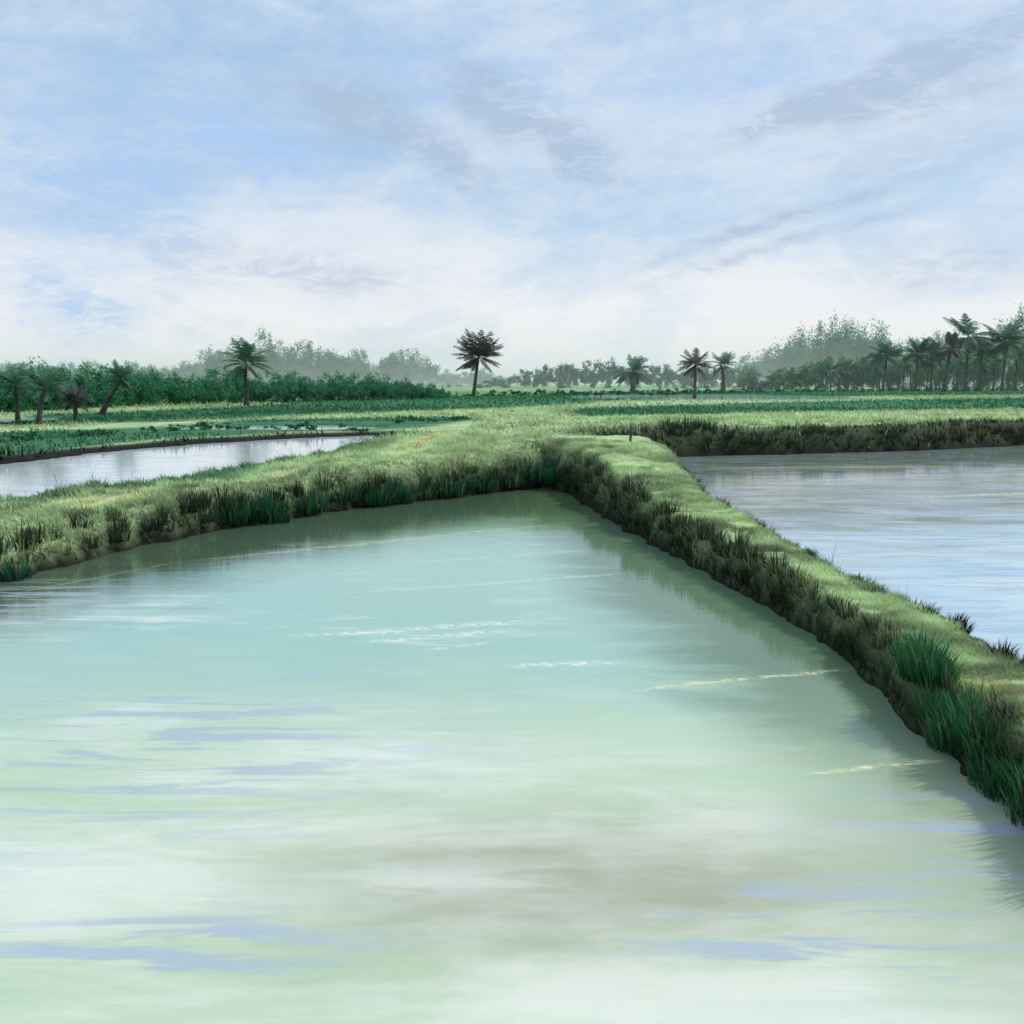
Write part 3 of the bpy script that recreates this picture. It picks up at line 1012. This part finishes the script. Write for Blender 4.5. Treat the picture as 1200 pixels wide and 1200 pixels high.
# palms of the grove
palm(1035, 460, 413, 19, TRUNKS[1], G1[3], 'round crowned palm at the lower end of the tall palms of the grove', thick=0.9)
palm(1073, 460, 410, 18, TRUNKS[0], G1[0], 'first of a close pair of palms with touching crowns in the grove', thick=0.8)
palm(1091, 460, 413, 17, TRUNKS[2], G1[1], 'second of a close pair of palms with touching crowns in the grove', thick=0.9)
palm(1106, 461, 404, 17, lean_trunk(0.10, 0.045), CROWN_DUSK[1], 'purplish dark palm half hidden beside the tallest palm of the grove', bend=0.10)
palm(1131, 460, 391, 27, TRUNKS[0], G1[2], 'tallest palm of the grove with a broad feathery crown', thick=0.75)
palm(1174, 460, 396, 25, TRUNKS[1], G1[3], 'tall palm with a broad crown second in height in the grove', thick=0.75)
palm(1149, 460, 412, 14, TRUNKS[2], CROWN_UP[1], 'short palm squeezed between the two tallest palms of the grove', thick=1.0)
GRP = 'thin-trunked palms in the crowded row of the grove'
LABT = 'thin-trunked small palm in the crowded row in front of the green wood'
for bx, cy, hw in ((866, 449, 7), (876, 448, 7), (884, 447, 8), (893, 446, 8), (903, 443, 9), (911, 440, 10), (925, 436, 13), (941, 437, 12), (953, 433, 12), (959, 434, 10), (971, 431, 12), (980, 431, 11),
                   (989, 429, 12), (998, 430, 10), (1008, 427, 12), (1020, 427, 11), (1027, 425, 10), (1049, 425, 10), (1055, 424, 10), (1064, 423, 9), (1082, 425, 10), (1118, 421, 11), (1143, 424, 10), (1160, 420, 10), (1186, 416, 12), (1196, 410, 13), (1212, 405, 14), (1228, 402, 16)):
    bd = float(rng.normal() * 0.07)
    palm(bx, 461, cy + rng.normal() * 2.5, hw * rng.uniform(1.0, 1.45), lean_trunk(bd, rng.uniform(0.022, 0.034)), CROWN_THIN[rng.integers(4)], LABT, GRP, depth=rng.uniform(318, 352), bend=bd)


# ------------------------------------------------------------------ woods and scrub
def leaf_cloud(name, blobs, leaf, per, c_lo, c_hi, seed=1):
    """crowns of leaf clumps: blobs = (x, y, z, rx, ry, rz); small leaf faces through each crown's volume"""
    r = np.random.default_rng(seed)
    P, T, S = [], [], []
    for (x, y, z, rx, ry, rz) in blobs:
        n = int(per * rx * rz / (leaf * leaf))
        nsub = max(4, int(n / 60))
        sub = r.normal(size=(nsub, 3))
        sub /= np.linalg.norm(sub, axis=1)[:, None]
        sub *= (0.25 + 0.65 * r.random((nsub, 1)))
        idx = r.integers(nsub, size=n)
        p = sub[idx] + r.normal(size=(n, 3)) * 0.13
        shade = 0.75 + 0.35 * r.random(nsub)
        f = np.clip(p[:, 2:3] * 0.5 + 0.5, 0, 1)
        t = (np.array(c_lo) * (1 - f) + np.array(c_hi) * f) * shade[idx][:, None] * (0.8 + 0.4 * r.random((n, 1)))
        p = p * np.array((rx, ry, rz)) + np.array((x, y, z))
        ok = p[:, 2] > 0.1
        P.append(p[ok]); T.append(t[ok]); S.append(np.full(ok.sum(), leaf))
    P = np.concatenate(P); T = np.concatenate(T)
    n = len(P)
    a = r.normal(size=(n, 3)); a /= np.linalg.norm(a, axis=1)[:, None]
    b = r.normal(size=(n, 3)); b = np.cross(a, b); b /= np.linalg.norm(b, axis=1)[:, None]
    s = leaf * (0.6 + 0.8 * r.random((n, 1)))
    V = np.stack([P - a * s, P + b * s * 0.45, P + a * s, P - b * s * 0.45], 1).reshape(-1, 3)
    F = np.arange(n)[:, None] * 4 + np.array([[0, 1, 2, 3]])
    return np_mesh(name, V, F, np.repeat(T, 4, axis=0))


def belt(name, pix, depth_or_none, hfun, rad, leaf, per, c_lo, c_hi, lab, seed, cat, rows=2):
    r = np.random.default_rng(seed)
    line = [(at(x, y, 0.2)) if depth_or_none is None else ((x - 600) / 1200 * depth_or_none, depth_or_none) for x, y in pix]
    blobs = []
    for (p, q), (a, b) in zip(zip(line[:-1], line[1:]), zip(pix[:-1], pix[1:])):
        L = math.hypot(q[0] - p[0], q[1] - p[1])
        k = max(1, int(L / (rad * 1.05)))
        for i in range(k):
            for row in range(rows):
                f = (i + r.random()) / k
                X = p[0] + (q[0] - p[0]) * f
                Y = p[1] + (q[1] - p[1]) * f + row * rad * 1.4 + r.normal() * rad * 0.3
                h = hfun(a[0] + (b[0] - a[0]) * f) * (0.75 + 0.4 * r.random()) * (1 + 0.1 * row)
                blobs.append((X, Y, h * 0.48, rad * (0.8 + 0.5 * r.random()), rad, h * 0.54))
    me = leaf_cloud(name, blobs, leaf, per, c_lo, c_hi, seed)
    return tag(link(name, me, M_LEAF), lab, cat, kind='stuff')


def lin(xs_, ys_):
    return lambda x: float(np.interp(x, xs_, ys_))


# low dark belt on the left
belt('tree_belt', [(-140, 489), (0, 484), (150, 477), (300, 472), (420, 469), (520, 467)], None, lin([-140, 0, 150, 350, 430, 520], [4.2, 4.4, 4.4, 4.0, 4.0, 2.2]),
     1.9, 0.15, 3.6, (0.026, 0.170, 0.078), (0.065, 0.290, 0.140), 'low dense dark green belt of trees behind the lone palm', 5, 'trees', rows=4)
# scrub across the middle and the line of low bushes along the horizon
belt('scrub', [(400, 465.5), (520, 465), (640, 464), (760, 462.5), (880, 461), (1240, 459.5)], None, lin([400, 1240], [1.6, 2.2]),
     2.0, 0.35, 3.0, (0.010, 0.055, 0.026), (0.028, 0.125, 0.06), 'long low dark scrub line along the horizon', 6, 'scrub', rows=1)
belt('scrub', [(560, 460), (720, 460), (890, 458)], 470, lin([560, 600, 640, 700, 890], [3.0, 6.0, 10.0, 11.0, 10.0]),
     5.0, 0.50, 4.0, (0.03, 0.16, 0.08), (0.07, 0.25, 0.13), 'soft misty green bushes behind the palms in the middle', 8, 'bushes', rows=3)
# the wood behind the grove
belt('woodland', [(868, 458), (930, 458), (1000, 458), (1100, 458), (1290, 458)], 372, lin([868, 930, 1000, 1050, 1120, 1180, 1290], [4.0, 8.0, 11.5, 14.0, 15.0, 16.5, 18.0]),
     3.6, 0.42, 4.6, (0.020, 0.180, 0.075), (0.055, 0.320, 0.145), 'dense green wood behind the crowded palm trunks', 9, 'wood', rows=3)
# hazy rounded woods farther off
belt('woodland', [(868, 458), (900, 458), (960, 458), (1040, 458), (1110, 458), (1190, 458), (1300, 458)], 620,
     lin([868, 890, 930, 980, 1030, 1100, 1160, 1185, 1300], [7, 20, 30, 36, 34, 27, 26, 40, 46]),
     9.0, 0.62, 6.0, (0.035, 0.20, 0.09), (0.07, 0.31, 0.15), 'pale hazy rounded wood rising behind the palm grove', 10, 'wood', rows=3)
belt('woodland', [(-60, 458), (100, 458), (240, 458), (330, 458), (425, 458), (440, 458), (510, 458), (600, 458)], 640,
     lin([-60, 0, 100, 230, 250, 300, 415, 430, 445, 500, 515, 560, 600], [16, 14, 14, 14, 24, 26, 23, 11, 20, 21, 9, 10, 5]),
     8.0, 0.62, 5.5, (0.035, 0.20, 0.09), (0.07, 0.31, 0.15), 'pale hazy line of trees far behind the low dark belt', 12, 'wood', rows=3)


# low dark hedges dividing the fields
def hedge(pix, h, w, leaf, lab, seed):
    r = np.random.default_rng(seed)
    line = px([(x, y, .2) for x, y in pix])
    blobs = []
    for p, q in zip(line[:-1], line[1:]):
        L = math.hypot(q[0] - p[0], q[1] - p[1])
        for i in range(max(2, int(L / 0.9))):
            f = r.random()
            hh = h * (0.6 + 0.7 * r.random())
            X, Y = p[0] + (q[0] - p[0]) * f, p[1] + (q[1] - p[1]) * f + r.normal() * w * .4
            zz = float(height(np.array([X]), np.array([Y]))[0])
            blobs.append((X, Y, zz + hh * 0.4, 0.9, w, hh * 0.6))
    me = leaf_cloud('hedge', blobs, leaf, 3.0, (0.018, 0.095, 0.045), (0.045, 0.19, 0.09), seed)
    tag(link('hedge', me, M_LEAF), lab, 'hedge')


hedge([(235, 500), (330, 500), (440, 498), (540, 495)], 0.55, 0.7, 0.10, 'low dark hedge crossing the light field, short one', 21)
hedge([(-40, 521), (60, 514), (150, 508), (240, 503), (330, 503), (430, 506)], 0.5, 0.7, 0.09, 'long low dark hedge on the bank behind the pale pond', 22)
hedge([(-40, 502), (0, 499), (100, 494), (200, 489), (330, 482), (440, 480)], 0.35, 0.7, 0.10, 'thin dark hedge running at the feet of the four short palms', 23)

# leaning stake in the dark corner where the bunds meet
sx, sy = at(738, 553, .3)
sz = float(height(np.array([sx]), np.array([sy]))[0])
V, F, T = tube([(0, 0, -0.3), (0.01, 0, 0.2), (0.03, 0.0, 0.4), (0.02, 0.01, 0.62)], [0.055, 0.05, 0.048, 0.04], 8)
stake = link('wooden_stake', np_mesh('wooden_stake', V, [F, T], None, True), M_BARK)
stake.location = (sx, sy, sz)
tag(stake, 'short dark wooden stake at the inner corner of the blue pond', 'stake')


# ------------------------------------------------------------------ morning mist lying over the far woods
def haze_material():
    m, g, out = new_mat('ground_mist')
    v = g.nodes.new('ShaderNodeVolumeScatter')
    v.inputs['Color'].default_value = (1.0, 1.0, 1.0, 1)
    v.inputs['Anisotropy'].default_value = 0.35
    t = g.nodes.new('ShaderNodeTexCoord')
    X, Y, Z = sep(g, t.outputs['Object'])
    d = (Z * (-1.0 / 16.0)).exp() * (Y.sstep(90.0, 260.0) * 0.15 + Y.sstep(330.0, 560.0) * 0.95) * Z.sstep(45.0, 68.0, 1.0, 0.0) * MIST
    g.links.new(d.s, v.inputs['Density'])
    g.links.new(v.outputs[0], out.inputs['Volume'])
    return m


MIST = 0.0032
x0, x1, y0, y1, z0, z1 = -900, 900, 90, 1100, 1.3, 70
V = [(x, y, z) for z in (z0, z1) for y in (y0, y1) for x in (x0, x1)]
me = bpy.data.meshes.new('mist')
me.from_pydata(V, [], [(0, 2, 3, 1), (4, 5, 7, 6), (0, 1, 5, 4), (2, 6, 7, 3), (0, 4, 6, 2), (1, 3, 7, 5)])
tag(link('mist', me, haze_material()), 'white mist lying low over the far woods', 'mist', kind='stuff')
scene.cycles.max_bounces = 5
scene.cycles.diffuse_bounces = 3
scene.cycles.glossy_bounces = 3
scene.cycles.transmission_bounces = 4
scene.cycles.volume_bounces = 1
